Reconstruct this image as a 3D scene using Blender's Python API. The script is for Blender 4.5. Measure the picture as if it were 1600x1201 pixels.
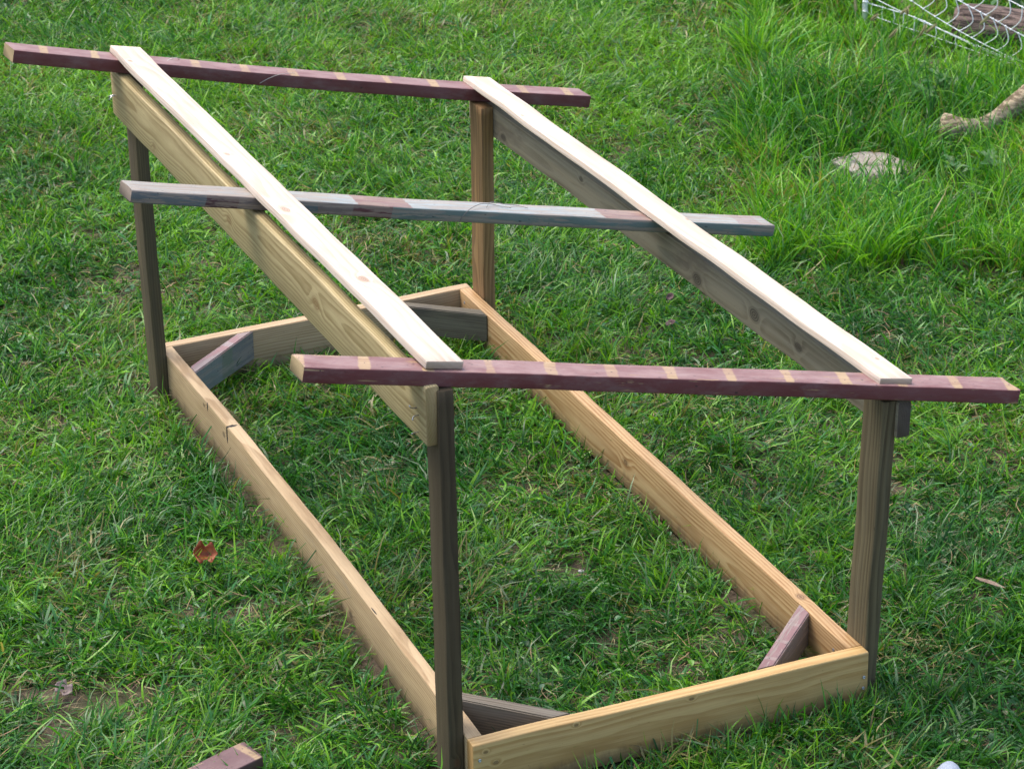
import bpy, bmesh, math, random
import numpy as np
from mathutils import Matrix, Vector

# ------------------------------------------------------------------ clean start
for o in list(bpy.data.objects): bpy.data.objects.remove(o)
scene = bpy.context.scene
COL = scene.collection
rad = math.radians

# ------------------------------------------------------------------ camera
CAM_POS = (-2.1749, -5.1646, 3.5564)
CAM_YAW, CAM_PITCH, CAM_ROLL = -0.41301, -0.42353, 0.01313
cam_d = bpy.data.cameras.new('Camera')
cam = bpy.data.objects.new('Camera', cam_d); COL.objects.link(cam)
R3 = (Matrix.Rotation(CAM_YAW, 3, 'Z') @ Matrix.Rotation(CAM_PITCH, 3, 'X') @ Matrix.Rotation(CAM_ROLL, 3, 'Y'))
right, fwd, up = R3.col[0], R3.col[1], R3.col[2]
m = Matrix((right, up, -fwd)).transposed().to_4x4()
m.translation = Vector(CAM_POS)
cam.matrix_world = m
cam_d.sensor_width = 36.0
cam_d.sensor_fit = 'HORIZONTAL'
cam_d.lens = 98.61
cam_d.clip_start = 0.1
cam_d.clip_end = 2000
cam_d.dof.use_dof = True
cam_d.dof.focus_distance = 7.3
cam_d.dof.aperture_fstop = 11.0
scene.camera = cam
scene.render.resolution_x = 1024
scene.render.resolution_y = 768

# ------------------------------------------------------------------ sky, sun, exposure
SUN_EL, SUN_AZ = 66.0, -30.0          # azimuth from +Y towards +X
world = bpy.data.worlds.new('World'); scene.world = world
world.use_nodes = True
wn = world.node_tree; wn.nodes.clear()
sky = wn.nodes.new('ShaderNodeTexSky'); sky.sky_type = 'NISHITA'
sky.sun_disc = False
sky.sun_elevation = rad(SUN_EL); sky.sun_rotation = rad(SUN_AZ)
sky.air_density = 1.0; sky.dust_density = 4.0; sky.ozone_density = 0.6
bgn = wn.nodes.new('ShaderNodeBackground'); bgn.inputs['Strength'].default_value = 0.15
wo = wn.nodes.new('ShaderNodeOutputWorld')
wn.links.new(sky.outputs[0], bgn.inputs[0]); wn.links.new(bgn.outputs[0], wo.inputs[0])
sun_d = bpy.data.lights.new('Sun', 'SUN'); sun_d.energy = 1.2; sun_d.angle = rad(36)
sun_d.color = (1.0, 0.95, 0.90)
sun = bpy.data.objects.new('Sun', sun_d); COL.objects.link(sun)
sd = Vector((math.sin(rad(SUN_AZ)) * math.cos(rad(SUN_EL)), math.cos(rad(SUN_AZ)) * math.cos(rad(SUN_EL)), math.sin(rad(SUN_EL))))
sun.rotation_euler = sd.to_track_quat('Z', 'Y').to_euler()
sun.location = (0, 0, 20)
vs = scene.view_settings
vs.view_transform = 'Standard'; vs.look = 'None'; vs.gamma = 1.0; vs.use_curve_mapping = False
vs.exposure = 1.25

# ------------------------------------------------------------------ small helpers
def tag(o, label=None, cat=None, group=None, kind=None):
    if label: o['label'] = label
    if cat: o['category'] = cat
    if group: o['group'] = group
    if kind: o['kind'] = kind
    return o

def link(name, me, mat=None, parent=None, mw=None):
    o = bpy.data.objects.new(name, me); COL.objects.link(o)
    if mat is not None and me is not None and len(me.materials) == 0: me.materials.append(mat)
    if mw is not None: o.matrix_world = mw
    if parent is not None:
        o.parent = parent
        o.matrix_parent_inverse = PINV[parent.name].copy()
    PINV[o.name] = o_world(o, mw).inverted()
    return o
PINV = {}
def o_world(o, mw):
    return mw.copy() if mw is not None else Matrix.Identity(4)

def empty(name, loc):
    o = bpy.data.objects.new(name, None); COL.objects.link(o)
    o.empty_display_size = .1
    o.location = loc
    PINV[o.name] = Matrix.Translation(loc).inverted()
    return o

def ground(x, y):
    return .003 + .012 * x + .0236 * y

def hash2(ix, iy, seed):
    h = np.sin(ix * 127.1 + iy * 311.7 + seed * 74.7) * 43758.5453
    return h - np.floor(h)
def vnoise(x, y, s, seed=0):
    x = np.asarray(x, float) / s; y = np.asarray(y, float) / s
    ix = np.floor(x); iy = np.floor(y); fx = x - ix; fy = y - iy
    fx = fx * fx * (3 - 2 * fx); fy = fy * fy * (3 - 2 * fy)
    a = hash2(ix, iy, seed); b = hash2(ix + 1, iy, seed); c = hash2(ix, iy + 1, seed); d = hash2(ix + 1, iy + 1, seed)
    return (a * (1 - fx) + b * fx) * (1 - fy) + (c * (1 - fx) + d * fx) * fy
def fbm(x, y, s, seed=0):
    return (vnoise(x, y, s, seed) + .5 * vnoise(x, y, s * .47, seed + 3) + .25 * vnoise(x, y, s * .21, seed + 7)) / 1.75
def gheight(x, y):
    """lawn surface: gentle plane plus low bumps, flat along the timber"""
    b = (fbm(x, y, .7, 5) - .5) * .035 + (fbm(x, y, .16, 9) - .5) * .014
    return ground(x, y) + b

# ------------------------------------------------------------------ node helpers
class NT:
    def __init__(self, name):
        self.mat = bpy.data.materials.new(name); self.mat.use_nodes = True
        self.t = self.mat.node_tree; self.t.nodes.clear()
    def n(self, typ, **props):
        nd = self.t.nodes.new(typ)
        for k, v in props.items(): setattr(nd, k, v)
        return nd
    def put(self, sock, v):
        if hasattr(v, 'is_output'): self.t.links.new(v, sock)
        elif v is not None:
            if isinstance(v, tuple) and len(v) == 3 and sock.type == 'RGBA': v = (*v, 1)
            sock.default_value = v
    def math(self, op, a, b=None, c=None, clamp=False):
        nd = self.n('ShaderNodeMath', operation=op, use_clamp=clamp)
        for i, v in enumerate((a, b, c)):
            if v is not None: self.put(nd.inputs[i], v)
        return nd.outputs[0]
    def vmath(self, op, a, b=None):
        nd = self.n('ShaderNodeVectorMath', operation=op)
        self.put(nd.inputs[0], a)
        if b is not None: self.put(nd.inputs[1], b)
        return nd.outputs['Value'] if op in ('LENGTH', 'DOT_PRODUCT', 'DISTANCE') else nd.outputs[0]
    def sep(self, v):
        nd = self.n('ShaderNodeSeparateXYZ'); self.put(nd.inputs[0], v); return nd.outputs
    def comb(self, x, y, z):
        nd = self.n('ShaderNodeCombineXYZ')
        for i, v in enumerate((x, y, z)): self.put(nd.inputs[i], v)
        return nd.outputs[0]
    def noise(self, vec, scale=1.0, detail=3.0, rough=.55, dist=0.0):
        nd = self.n('ShaderNodeTexNoise'); self.put(nd.inputs['Vector'], vec)
        nd.inputs['Scale'].default_value = scale; nd.inputs['Detail'].default_value = detail
        nd.inputs['Roughness'].default_value = rough; nd.inputs['Distortion'].default_value = dist
        return nd.outputs['Fac']
    def smooth(self, v, lo, hi, tlo=0.0, thi=1.0):
        nd = self.n('ShaderNodeMapRange', interpolation_type='SMOOTHSTEP')
        self.put(nd.inputs[0], v)
        for i, q in enumerate((lo, hi, tlo, thi)): nd.inputs[i + 1].default_value = q
        return nd.outputs[0]
    def mix(self, f, a, b, mode='MIX'):
        nd = self.n('ShaderNodeMix', data_type='RGBA', blend_type=mode)
        self.put(nd.inputs[0], f); self.put(nd.inputs[6], a); self.put(nd.inputs[7], b)
        return nd.outputs[2]
    def ramp(self, f, stops, interp='LINEAR'):
        nd = self.n('ShaderNodeValToRGB'); cr = nd.color_ramp; cr.interpolation = interp
        while len(cr.elements) < len(stops): cr.elements.new(.5)
        for e, (p, c) in zip(cr.elements, stops): e.position = p; e.color = (*c, 1) if len(c) == 3 else c
        self.put(nd.inputs[0], f); return nd.outputs[0]
    def bump(self, h, strength=.3, dist=.002):
        nd = self.n('ShaderNodeBump'); nd.inputs['Strength'].default_value = strength
        nd.inputs['Distance'].default_value = dist; self.put(nd.inputs['Height'], h); return nd.outputs[0]
    def done(self, color, rough=.6, spec=.35, normal=None, metal=0.0):
        p = self.n('ShaderNodeBsdfPrincipled'); self.put(p.inputs['Base Color'], color)
        self.put(p.inputs['Roughness'], rough); p.inputs['Specular IOR Level'].default_value = spec
        p.inputs['Metallic'].default_value = metal
        if normal is not None: self.put(p.inputs['Normal'], normal)
        o = self.n('ShaderNodeOutputMaterial'); self.t.links.new(p.outputs[0], o.inputs[0])
        return self.mat

def wood_field(N, P, spacing, centre, warp, knots=(), seed=0.0):
    """nested growth rings along local X cut by the board; returns (ring 0..1, fibre, blotch, knotmask)"""
    x, y, z = N.sep(P)
    Ps = N.vmath('ADD', P, (seed * 3.1, seed * 1.7, seed * 2.3))
    low = N.noise(N.vmath('MULTIPLY', Ps, (1.1, 5, 5)), 1.0, 2.0, .5)
    low2 = N.noise(N.vmath('MULTIPLY', Ps, (4.5, 26, 26)), 1.0, 2.0, .5)
    r = N.vmath('LENGTH', N.comb(0.0, N.math('SUBTRACT', y, centre[0]), N.math('SUBTRACT', z, centre[1])))
    r = N.math('ADD', r, N.math('MULTIPLY', N.math('SUBTRACT', low, .5), warp))
    r = N.math('ADD', r, N.math('MULTIPLY', N.math('SUBTRACT', low2, .5), warp * .13))
    km = None
    for (kx, ky, kz, kr) in knots:
        d = N.vmath('LENGTH', N.vmath('MULTIPLY', N.vmath('SUBTRACT', P, (kx, ky, kz)), (1 / (kr * 1.5), 1 / kr, 1 / kr)))
        swirl = N.smooth(d, 2.4, .4)
        r = N.math('ADD', r, N.math('MULTIPLY', swirl, spacing * 1.1))
        k = N.smooth(d, 1.15, .55)
        core = N.math('MULTIPLY', k, N.math('ADD', .6, N.math('MULTIPLY', N.math('SINE', N.math('MULTIPLY', d, 22.0)), .25)))
        km = core if km is None else N.math('MAXIMUM', km, core)
    fr = N.math('FRACT', N.math('DIVIDE', r, spacing))
    ring = N.math('MULTIPLY', N.smooth(fr, .12, .86), N.smooth(fr, 1.0, .93))
    amp = N.noise(N.vmath('MULTIPLY', Ps, (6, 70, 70)), 1.0, 3.0, .6)
    fine = N.noise(N.vmath('MULTIPLY', Ps, (2.5, 230, 230)), 1.0, 2.0, .6)
    ring = N.math('ADD', N.math('MULTIPLY', ring, N.smooth(amp, .3, .62, .35, 1.0)), N.math('MULTIPLY', N.smooth(fine, .45, .7), .28), clamp=True)
    fibre = N.noise(N.vmath('MULTIPLY', Ps, (7, 420, 420)), 1.0, 2.0, .6)
    blotch = N.noise(N.vmath('MULTIPLY', Ps, (3.2, 14, 14)), 1.0, 4.0, .6)
    return ring, fibre, blotch, km

def mk_wood(name, light, dark, spacing=.0055, centre=(.01, -.05), warp=.03, contrast=.7, weather=None, wamt=0.0, rough=.62,
            knots=(), seed=0.0, stain=None, samt=0.0, knotcol=(.10, .05, .025), relief=.25, splits=(), endcol=None, mud=False):
    N = NT(name)
    P = N.n('ShaderNodeTexCoord').outputs['Object']
    ring, fibre, blotch, km = wood_field(N, P, spacing, centre, warp, knots, seed)
    c = N.mix(N.math('MULTIPLY', ring, contrast), light, dark)
    c = N.mix(N.smooth(blotch, .35, .75, 0, .35), c, tuple(q * .72 for q in dark))
    c = N.mix(N.smooth(fibre, .3, .75, 0, .22), c, tuple(q * .6 for q in dark))
    if weather:
        st = N.noise(N.vmath('MULTIPLY', N.vmath('ADD', P, (seed, seed * 2, seed * 3)), (2.2, 45, 45)), 1.0, 4.0, .65)
        c = N.mix(N.smooth(st, .5 - wamt * .45, .5 + (1 - wamt) * .4, 0, min(1, wamt * 1.25)), c, weather)
    if stain:
        bl = N.noise(N.vmath('MULTIPLY', N.vmath('ADD', P, (seed * 5, 1, seed)), (2.4, 9, 9)), 1.0, 5.0, .7)
        c = N.mix(N.smooth(bl, .56, .72, 0, samt), c, stain)
    speck = N.noise(N.vmath('MULTIPLY', P, (90, 260, 260)), 1.0, 1.0, .5)
    c = N.mix(N.smooth(speck, .72, .8, 0, .45), c, tuple(q * .35 for q in dark))
    if km is not None: c = N.mix(km, c, knotcol)
    ex = N.sep(N.n('ShaderNodeTexCoord').outputs['Normal'])[0]
    c = N.mix(N.math('MULTIPLY', N.smooth(N.math('ABSOLUTE', ex), .6, .85), .75), c, endcol or tuple(q * .85 for q in dark))
    if mud:
        mz = N.math('ADD', N.sep(P)[2], N.math('MULTIPLY', N.math('SUBTRACT', N.noise(N.vmath('MULTIPLY', P, (22, 22, 9)), 1.0, 5.0, .7), .5), .11))
        c = N.mix(N.smooth(mz, -.022, -.062, 0, .62), c, (.13, .095, .06))
    for (sx, sy, sz, rx, ry, rz) in splits:
        wv = N.vmath('ADD', P, N.vmath('MULTIPLY', N.comb(N.math('SUBTRACT', N.noise(P, 90.0, 2.0), .5), 0.0, 0.0), (.008, 0, 0)))
        d = N.vmath('LENGTH', N.vmath('DIVIDE', N.vmath('SUBTRACT', wv, (sx, sy, sz)), (rx, ry, rz)))
        c = N.mix(N.smooth(d, 1.05, .8), c, (.012, .009, .007))
    h = N.math('ADD', N.math('MULTIPLY', fibre, .6), N.math('MULTIPLY', ring, -.5))
    return N.done(c, N.math('ADD', rough - .08, N.math('MULTIPLY', blotch, .18)), .3, N.bump(h, relief, .0012))

# ------------------------------------------------------------------ timber shapes
def board_mesh(name, L, a, b, bev=.003, seg=36, seed=0, wob=.0006, sag=0.0, chip=None, crook=0.0, taper_end=0.0):
    """a sawn board along local X with eased edges, slight irregularity, end faces; chip=(edge index, depth)"""
    rng = random.Random(seed)
    prof = []
    for ci, (sy, sz, a0) in enumerate(((1, 1, 0), (-1, 1, 90), (-1, -1, 180), (1, -1, 270))):
        for k in range(4):
            t = rad(a0 + 30 * k)
            prof.append((ci, sy * (a / 2 - bev) + bev * math.cos(t), sz * (b / 2 - bev) + bev * math.sin(t)))
    npf = len(prof); V = []; Fc = []
    xs = [-L / 2, -L / 2 + .0015] + [-L / 2 + L * i / seg for i in range(1, seg)] + [L / 2 - .0015, L / 2]
    ph = [rng.uniform(0, 6.28) for _ in range(6)]
    for i, x in enumerate(xs):
        end = i in (0, len(xs) - 1)
        wy = wob * (math.sin(x * 7 + ph[0]) + .6 * math.sin(x * 23 + ph[1])) + crook * (1 - (2 * x / L) ** 2)
        wz = wob * (math.sin(x * 9 + ph[2]) + .6 * math.sin(x * 19 + ph[3])) - sag * (1 - (2 * x / L) ** 2)
        for (ci, y, z) in prof:
            k = .0013 if end else 0.0
            yy = y - math.copysign(k, y); zz = z - math.copysign(k, z)
            if chip and ci == chip[0] and not end:
                nz = float(vnoise(x + 31.7, seed * 3.3, .11, 2)) * .6 + float(vnoise(x + 7.1, seed, .035, 4)) * .4
                d = max(0.0, nz - .47) * chip[1] * 4
                yy -= math.copysign(d * .9, y); zz -= math.copysign(d * .8, z)
            sk = taper_end * y if end else 0
            V.append((x + sk, yy + wy, zz + wz))
    for i in range(len(xs) - 1):
        for k in range(npf):
            p0 = i * npf + k; p1 = i * npf + (k + 1) % npf
            Fc.append((p0, p1, p1 + npf, p0 + npf))
    Fc.append(tuple(range(npf))[::-1]); Fc.append(tuple(range((len(xs) - 1) * npf, len(xs) * npf)))
    me = bpy.data.meshes.new(name); me.from_pydata(V, [], Fc); me.update()
    bm = bmesh.new(); bm.from_mesh(me); bmesh.ops.recalc_face_normals(bm, faces=bm.faces); bm.to_mesh(me); bm.free()
    for p in me.polygons: p.use_smooth = False
    me.set_sharp_from_angle(angle=rad(50)); 
    for p in me.polygons[:-2]: p.use_smooth = True
    return me

def frame_mw(c, xa, ya):
    x = Vector(xa).normalized(); z = x.cross(Vector(ya)).normalized(); y = z.cross(x)
    M = Matrix((x, y, z)).transposed().to_4x4(); M.translation = Vector(c); return M

def member_mw(c, ang, axis):
    """fitted member: euler Rz*Ry*Rx, long axis local 'x','y' or 'z' -> board local X"""
    R = Matrix.Rotation(ang[2], 3, 'Z') @ Matrix.Rotation(ang[1], 3, 'Y') @ Matrix.Rotation(ang[0], 3, 'X')
    if axis == 'x': return frame_mw(c, R.col[0], R.col[1])          # local y -> depth, local z -> up
    if axis == 'y': return frame_mw(c, R.col[1], -R.col[0])         # local y -> -X side, local z -> up
    return frame_mw(c, R.col[2], R.col[0])                          # post: local y -> +X, local z -> +Y

# ------------------------------------------------------------------ materials for timber
tan_l = mk_wood('pine_left_board', (.53, .385, .215), (.29, .185, .086), .0085, (.0, -.14), .034, .9, (.46, .36, .235), .18, mud=True, seed=1, knotcol=(.035, .022, .014), splits=[(.60, .012, .045, .008, .014, .034), (.594, -.006, .071, .007, .020, .006), (.77, .014, .058, .006, .012, .020), (-.24, .008, -.02, .006, .012, .004), (-.99, .0, .071, .012, .004, .006), (-.55, .002, .071, .022, .002, .006)],
                knots=[(.80, .009, .05, .0075), (.63, .007, .03, .010), (-.22, .003, -.02, .011), (-.38, .004, -.03, .011), (-1.02, .014, -.02, .009)], stain=(.24, .19, .14), samt=.6)
tan_r = mk_wood('pine_right_board', (.535, .365, .18), (.30, .155, .056), .0070, (.08, -.01), .036, .9, mud=True, seed=2, knots=[(-.93, .0, .075, .014), (.02, .03, .01, .018)], rough=.5)
tan_n = mk_wood('pine_near_board', (.59, .405, .175), (.40, .235, .082), .011, (.085, -.03), .055, .85, mud=True, seed=3, rough=.5, knotcol=(.06, .03, .015), stain=(.30, .21, .10), samt=.4,
                knots=[(.04, -.019, .058, .0055), (-.26, -.019, .06, .005), (-.465, -.019, .012, .006), (-.49, -.019, .046, .005)])
tan_f = mk_wood('pine_far_board', (.50, .37, .225), (.31, .20, .102), .008, (-.06, -.05), .06, .85, mud=True, seed=4)
treated = mk_wood('treated_pine', (.46, .38, .20), (.25, .185, .08), .0060, (.09, .02), .040, .9, seed=5, rough=.55,
                  knots=[(.794, .015, -.038, .011), (.144, .015, -.02, .016), (-.5, .02, .0, .02)], knotcol=(.2, .12, .05), endcol=(.30, .22, .10), stain=(.36, .29, .14), samt=.35)
grey_lf = mk_wood('weathered_post_dark', (.088, .064, .034), (.036, .025, .012), .006, (.03, .06), .03, .8, (.085, .072, .043), .4, .75, seed=6,
                  knots=[(-.42, .0, -.045, .009)], stain=(.03, .022, .016), samt=.7, relief=.5)
grey_rf = mk_wood('weathered_post_grey', (.155, .124, .064), (.060, .045, .022), .0085, (.05, .05), .03, .9, (.122, .108, .066), .42, .75, seed=7, relief=.5)
grey_lb = mk_wood('weathered_post_black', (.15, .115, .06), (.07, .052, .026), .006, (.09, .02), .03, .8, (.06, .050, .032), .5, .75, seed=8, relief=.5,
                  stain=(.03, .026, .024), samt=.8)
brown_rb = mk_wood('weathered_post_brown', (.34, .205, .085), (.15, .08, .03), .007, (.05, .03), .035, .85, (.22, .15, .085), .3, .7, seed=9, stain=(.06, .04, .03), samt=.6)
grey_hr = mk_wood('weathered_header', (.265, .228, .150), (.125, .10, .062), .0065, (.10, -.01), .026, .8, (.25, .23, .165), .5, .75, seed=10, stain=(.11, .09, .07), samt=.6, endcol=(.045, .032, .032),
                  knots=[(1.0, .018, -.024, .014), (-.25, .018, -.02, .020), (-.565, .018, .0, .022), (.46, .018, .025, .010), (-.79, .018, .0, .015)], knotcol=(.025, .018, .014))
plank_m = mk_wood('fresh_pine_plank', (.64, .555, .465), (.47, .36, .26), .010, (.03, -.10), .065, .75, seed=11, rough=.55, stain=(.47, .37, .27), samt=.6,
                  knots=[(-.206, .016, .009, .014), (-.678, -.003, .009, .016), (.222, .02, .009, .009), (1.03, .03, .009, .007)], knotcol=(.24, .13, .065))
plank_m2 = mk_wood('fresh_pine_plank_clear', (.65, .56, .46), (.48, .37, .265), .011, (.0, -.12), .06, .7, seed=13, rough=.55, stain=(.49, .38, .27), samt=.5,
                   knots=[(-1.12, -.02, .009, .006), (-.1, -.04, .005, .006), (.83, .03, .009, .006)], knotcol=(.22, .12, .06))
brace_dark = mk_wood('brace_dark_weathered', (.14, .118, .08), (.065, .052, .034), .006, (.03, .03), .03, .8, (.175, .16, .118), .4, .8, seed=14, stain=(.05, .045, .04), samt=.7)
brace_nl = mk_wood('brace_grey_black', (.21, .175, .125), (.07, .054, .038), .006, (.03, .08), .03, .8, (.22, .20, .16), .4, .8, seed=15, stain=(.05, .04, .035), samt=.5)

def mk_paint(name, paint, wood, dark, strips=None, segs_top=None, segs_front=None, wear=.5, seed=0, half=.019, depth=.044, facecol=None, dust_lit=.60, dcol=(.22, .165, .155), lit_col=(.37, .27, .25)):
    """old paint on a board (local X along, Z up); strips=(period, phase, width, skew) of bare wood on the upper face;
    segs = list of (x, colour) steps along the board"""
    N = NT(name)
    P = N.n('ShaderNodeTexCoord').outputs['Object']
    x, y, z = N.sep(P)
    ring, fibre, blotch, km = wood_field(N, P, .006, (.02, -.06), .03, (), seed)
    bare = N.mix(N.math('MULTIPLY', ring, .6), wood, dark)
    bare = N.mix(N.smooth(fibre, .3, .75, 0, .3), bare, tuple(q * .6 for q in dark))
    geo = N.n('ShaderNodeTexCoord').outputs['Normal']
    nx, ny, nz = N.sep(geo)
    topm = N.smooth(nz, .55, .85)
    bigs = N.noise(N.vmath('MULTIPLY', N.vmath('ADD', P, (seed, 0, seed)), (4, 18, 18)), 1.0, 4.0, .6)
    col = paint
    jig = N.math('MULTIPLY', N.math('SUBTRACT', N.noise(P, 34.0, 5.0, .7), .5), .030)
    if segs_top:
        def seg(segs):
            xr = N.math('ADD', x, jig)
            u = N.math('ADD', N.math('MULTIPLY', xr, .5), .5)
            return N.ramp(u, [((q + 1) / 2, c) for q, c in segs], 'CONSTANT')
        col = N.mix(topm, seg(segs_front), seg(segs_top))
    c = N.mix(N.smooth(bigs, .35, .8, 0, .30), col, N.mix(.5, col, (.28, .22, .24)))
    c = N.mix(N.smooth(bigs, .5, .2, 0, .45), c, N.mix(.65, col, (.02, .012, .02)))
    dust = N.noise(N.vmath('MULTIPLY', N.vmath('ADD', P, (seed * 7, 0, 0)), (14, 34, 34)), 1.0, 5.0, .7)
    c = N.mix(N.smooth(dust, .42, .72, 0, dust_lit * .6), c, dcol)
    top_lit = N.noise(N.vmath('MULTIPLY', N.vmath('ADD', P, (0, seed, 0)), (9, 22, 22)), 1.0, 5.0, .7)
    c = N.mix(N.math('MULTIPLY', topm, N.smooth(top_lit, .25, .8, dust_lit * .2, dust_lit)), c, lit_col)  # sky light painted into the colour: up-facing sides mixed paler than fronts
    # worn patches along the grain
    wn_ = N.noise(N.vmath('MULTIPLY', N.vmath('ADD', P, (seed * 2, seed, 0)), (7, 75, 75)), 1.0, 4.0, .7)
    wm = N.smooth(wn_, 1.02 - wear * .75, 1.08 - wear * .75)
    c = N.mix(wm, c, N.mix(.35, bare, col))
    # nail holes, specks
    sp = N.noise(N.vmath('MULTIPLY', P, (70, 140, 140)), 1.0, 1.0)
    c = N.mix(N.smooth(sp, .735, .775, 0, .8), c, (.02, .016, .015))
    if strips:
        per, ph, wd, sk = strips
        s = N.math('ADD', N.math('ADD', x, N.math('MULTIPLY', y, sk)), N.math('MULTIPLY', jig, .55))
        fr = N.math('FRACT', N.math('ADD', N.math('DIVIDE', N.math('SUBTRACT', s, ph), per), 50.5))
        d = N.math('ABSOLUTE', N.math('SUBTRACT', fr, .5))
        vary = N.noise(N.vmath('MULTIPLY', P, (5.5, 2, 2)), 1.0, 2.0)
        d = N.math('ADD', d, N.math('MULTIPLY', N.math('SUBTRACT', vary, .5), .13))
        sm = N.smooth(d, wd / per / 2 + .015, wd / per / 2 - .02)
        rag = N.noise(N.vmath('MULTIPLY', P, (60, 34, 34)), 1.0, 4.0, .75)
        sm = N.math('MULTIPLY', N.math('MULTIPLY', sm, topm), N.smooth(rag, .30, .46, .55, 1.0))
        fade = N.noise(N.vmath('MULTIPLY', P, (3.7, 9, 9)), 1.0, 3.0)
        sm = N.math('MULTIPLY', sm, N.smooth(fade, .32, .62, .40, .85))
        c = N.mix(sm, c, N.mix(.18, bare, paint))
        q = N.vmath('LENGTH', N.comb(N.math('MULTIPLY', N.math('SUBTRACT', fr, .5), per), N.math('SUBTRACT', y, N.math('MULTIPLY', N.math('SUBTRACT', vary, .5), .16)), 0.0))
        c = N.mix(N.math('MULTIPLY', N.smooth(q, .0026, .0014), topm), c, (.05, .035, .03))
    # sawn ends are bare
    em = N.smooth(N.math('ABSOLUTE', nx), .6, .85)
    c = N.mix(em, c, tuple(q * .62 for q in wood))
    h = N.math('ADD', N.math('MULTIPLY', fibre, .7), N.math('MULTIPLY', wm, -.8))
    rg = N.math('ADD', .40, N.math('MULTIPLY', bigs, .3))
    return N.done(c, rg, .4, N.bump(h, .35, .0012))

MAROON = (.125, .031, .030)
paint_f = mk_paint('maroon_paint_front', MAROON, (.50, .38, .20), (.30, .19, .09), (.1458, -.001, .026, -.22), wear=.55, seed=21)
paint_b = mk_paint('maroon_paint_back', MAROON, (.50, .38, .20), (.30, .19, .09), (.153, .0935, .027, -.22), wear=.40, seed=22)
paint_o = mk_paint('maroon_paint_offcut', (.085, .034, .036), (.45, .33, .18), (.28, .18, .09), (.155, .277, .024, 0.), wear=.52, seed=23, dust_lit=.2)
SLATE = (.110, .160, .140); PALE = (.27, .285, .265); RED = (.170, .070, .058); WGREY = (.225, .215, .19); PINK = (.24, .185, .18)
paint_m = mk_paint('slate_blue_paint', SLATE, (.34, .27, .21), (.17, .13, .10), wear=.74, seed=24, dust_lit=.28, dcol=(.19, .19, .16), lit_col=(.38, .39, .36),
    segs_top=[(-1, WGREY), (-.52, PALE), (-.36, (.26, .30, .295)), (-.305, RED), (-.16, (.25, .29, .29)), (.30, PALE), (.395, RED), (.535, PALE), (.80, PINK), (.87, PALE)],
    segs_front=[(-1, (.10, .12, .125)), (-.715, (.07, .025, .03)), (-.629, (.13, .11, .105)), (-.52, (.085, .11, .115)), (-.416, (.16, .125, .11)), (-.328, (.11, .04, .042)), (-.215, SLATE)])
brace_fl = mk_paint('slate_paint_brace', (.15, .165, .155), (.30, .27, .24), (.16, .13, .11), wear=.75, seed=25,
    segs_top=[(-1, (.20, .085, .085)), (.03, PINK), (.06, (.2, .09, .09))], segs_front=[(-1, (.16, .185, .18)), (-.02, (.13, .16, .12)), (.04, (.145, .15, .15))], dust_lit=.3, dcol=(.17, .165, .14))
brace_nr = mk_paint('maroon_paint_brace', (.16, .075, .075), (.33, .29, .26), (.2, .16, .13), (.088, .02, .012, 0.), wear=.66, seed=26,
    segs_top=[(-1, (.17, .08, .08)), (.9, (.17, .08, .08))], segs_front=[(-1, (.17, .155, .135)), (.9, (.17, .155, .135))], dust_lit=.3)

def mk_plain(name, col, rough=.5, metal=0.0, nscale=60, amt=.3, spec=.4):
    N = NT(name); P = N.n('ShaderNodeTexCoord').outputs['Object']
    n_ = N.noise(P, nscale, 3.0)
    c = N.mix(N.smooth(n_, .35, .7, 0, amt), col, tuple(q * .5 for q in col))
    return N.done(c, rough, spec, N.bump(n_, .2, .001), metal)
steel = mk_plain('zinc_steel', (.55, .56, .58), .35, .9)

# ------------------------------------------------------------------ the lawn surface
def axis_pts(lo, hi, far, fine):
    inner = np.arange(lo, hi + 1e-6, fine)
    s = []; d = fine; p = hi
    while p < far: d *= 1.35; p += d; s.append(p)
    s2 = []; d = fine; p = lo
    while p > -far: d *= 1.35; p -= d; s2.append(p)
    return np.array(s2[::-1] + list(inner) + s)
gx = axis_pts(-3.0, 6.5, 160, .045); gy = axis_pts(-2.5, 8.5, 160, .045)
GX, GY = np.meshgrid(gx, gy, indexing='ij')
GZ = gheight(GX, GY) - .006
verts = np.stack([GX, GY, GZ], -1).reshape(-1, 3)
nxg, nyg = GX.shape
idx = np.arange(nxg * nyg).reshape(nxg, nyg)
quads = np.stack([idx[:-1, :-1], idx[1:, :-1], idx[1:, 1:], idx[:-1, 1:]], -1).reshape(-1, 4)

def np_mesh(name, v, quads=None, tris=None, col=None, smooth=False):
    me = bpy.data.meshes.new(name)
    v = np.ascontiguousarray(v, np.float32)
    nq = 0 if quads is None else len(quads); nt = 0 if tris is None else len(tris)
    me.vertices.add(len(v)); me.vertices.foreach_set('co', v.ravel())
    loops = []
    if nq: loops.append(quads.ravel())
    if nt: loops.append(tris.ravel())
    loops = np.concatenate(loops).astype(np.int32)
    me.loops.add(len(loops)); me.loops.foreach_set('vertex_index', loops)
    starts = np.concatenate([np.arange(nq) * 4, nq * 4 + np.arange(nt) * 3]).astype(np.int32)
    me.polygons.add(nq + nt); me.polygons.foreach_set('loop_start', starts)
    if smooth: me.polygons.foreach_set('use_smooth', np.ones(nq + nt, bool))
    if col is not None:
        at = me.color_attributes.new('Col', 'FLOAT_COLOR', 'POINT')
        c4 = np.ones((len(v), 4), np.float32); c4[:, :3] = col
        at.data.foreach_set('color', c4.ravel())
    me.update(calc_edges=True)
    return me

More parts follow.
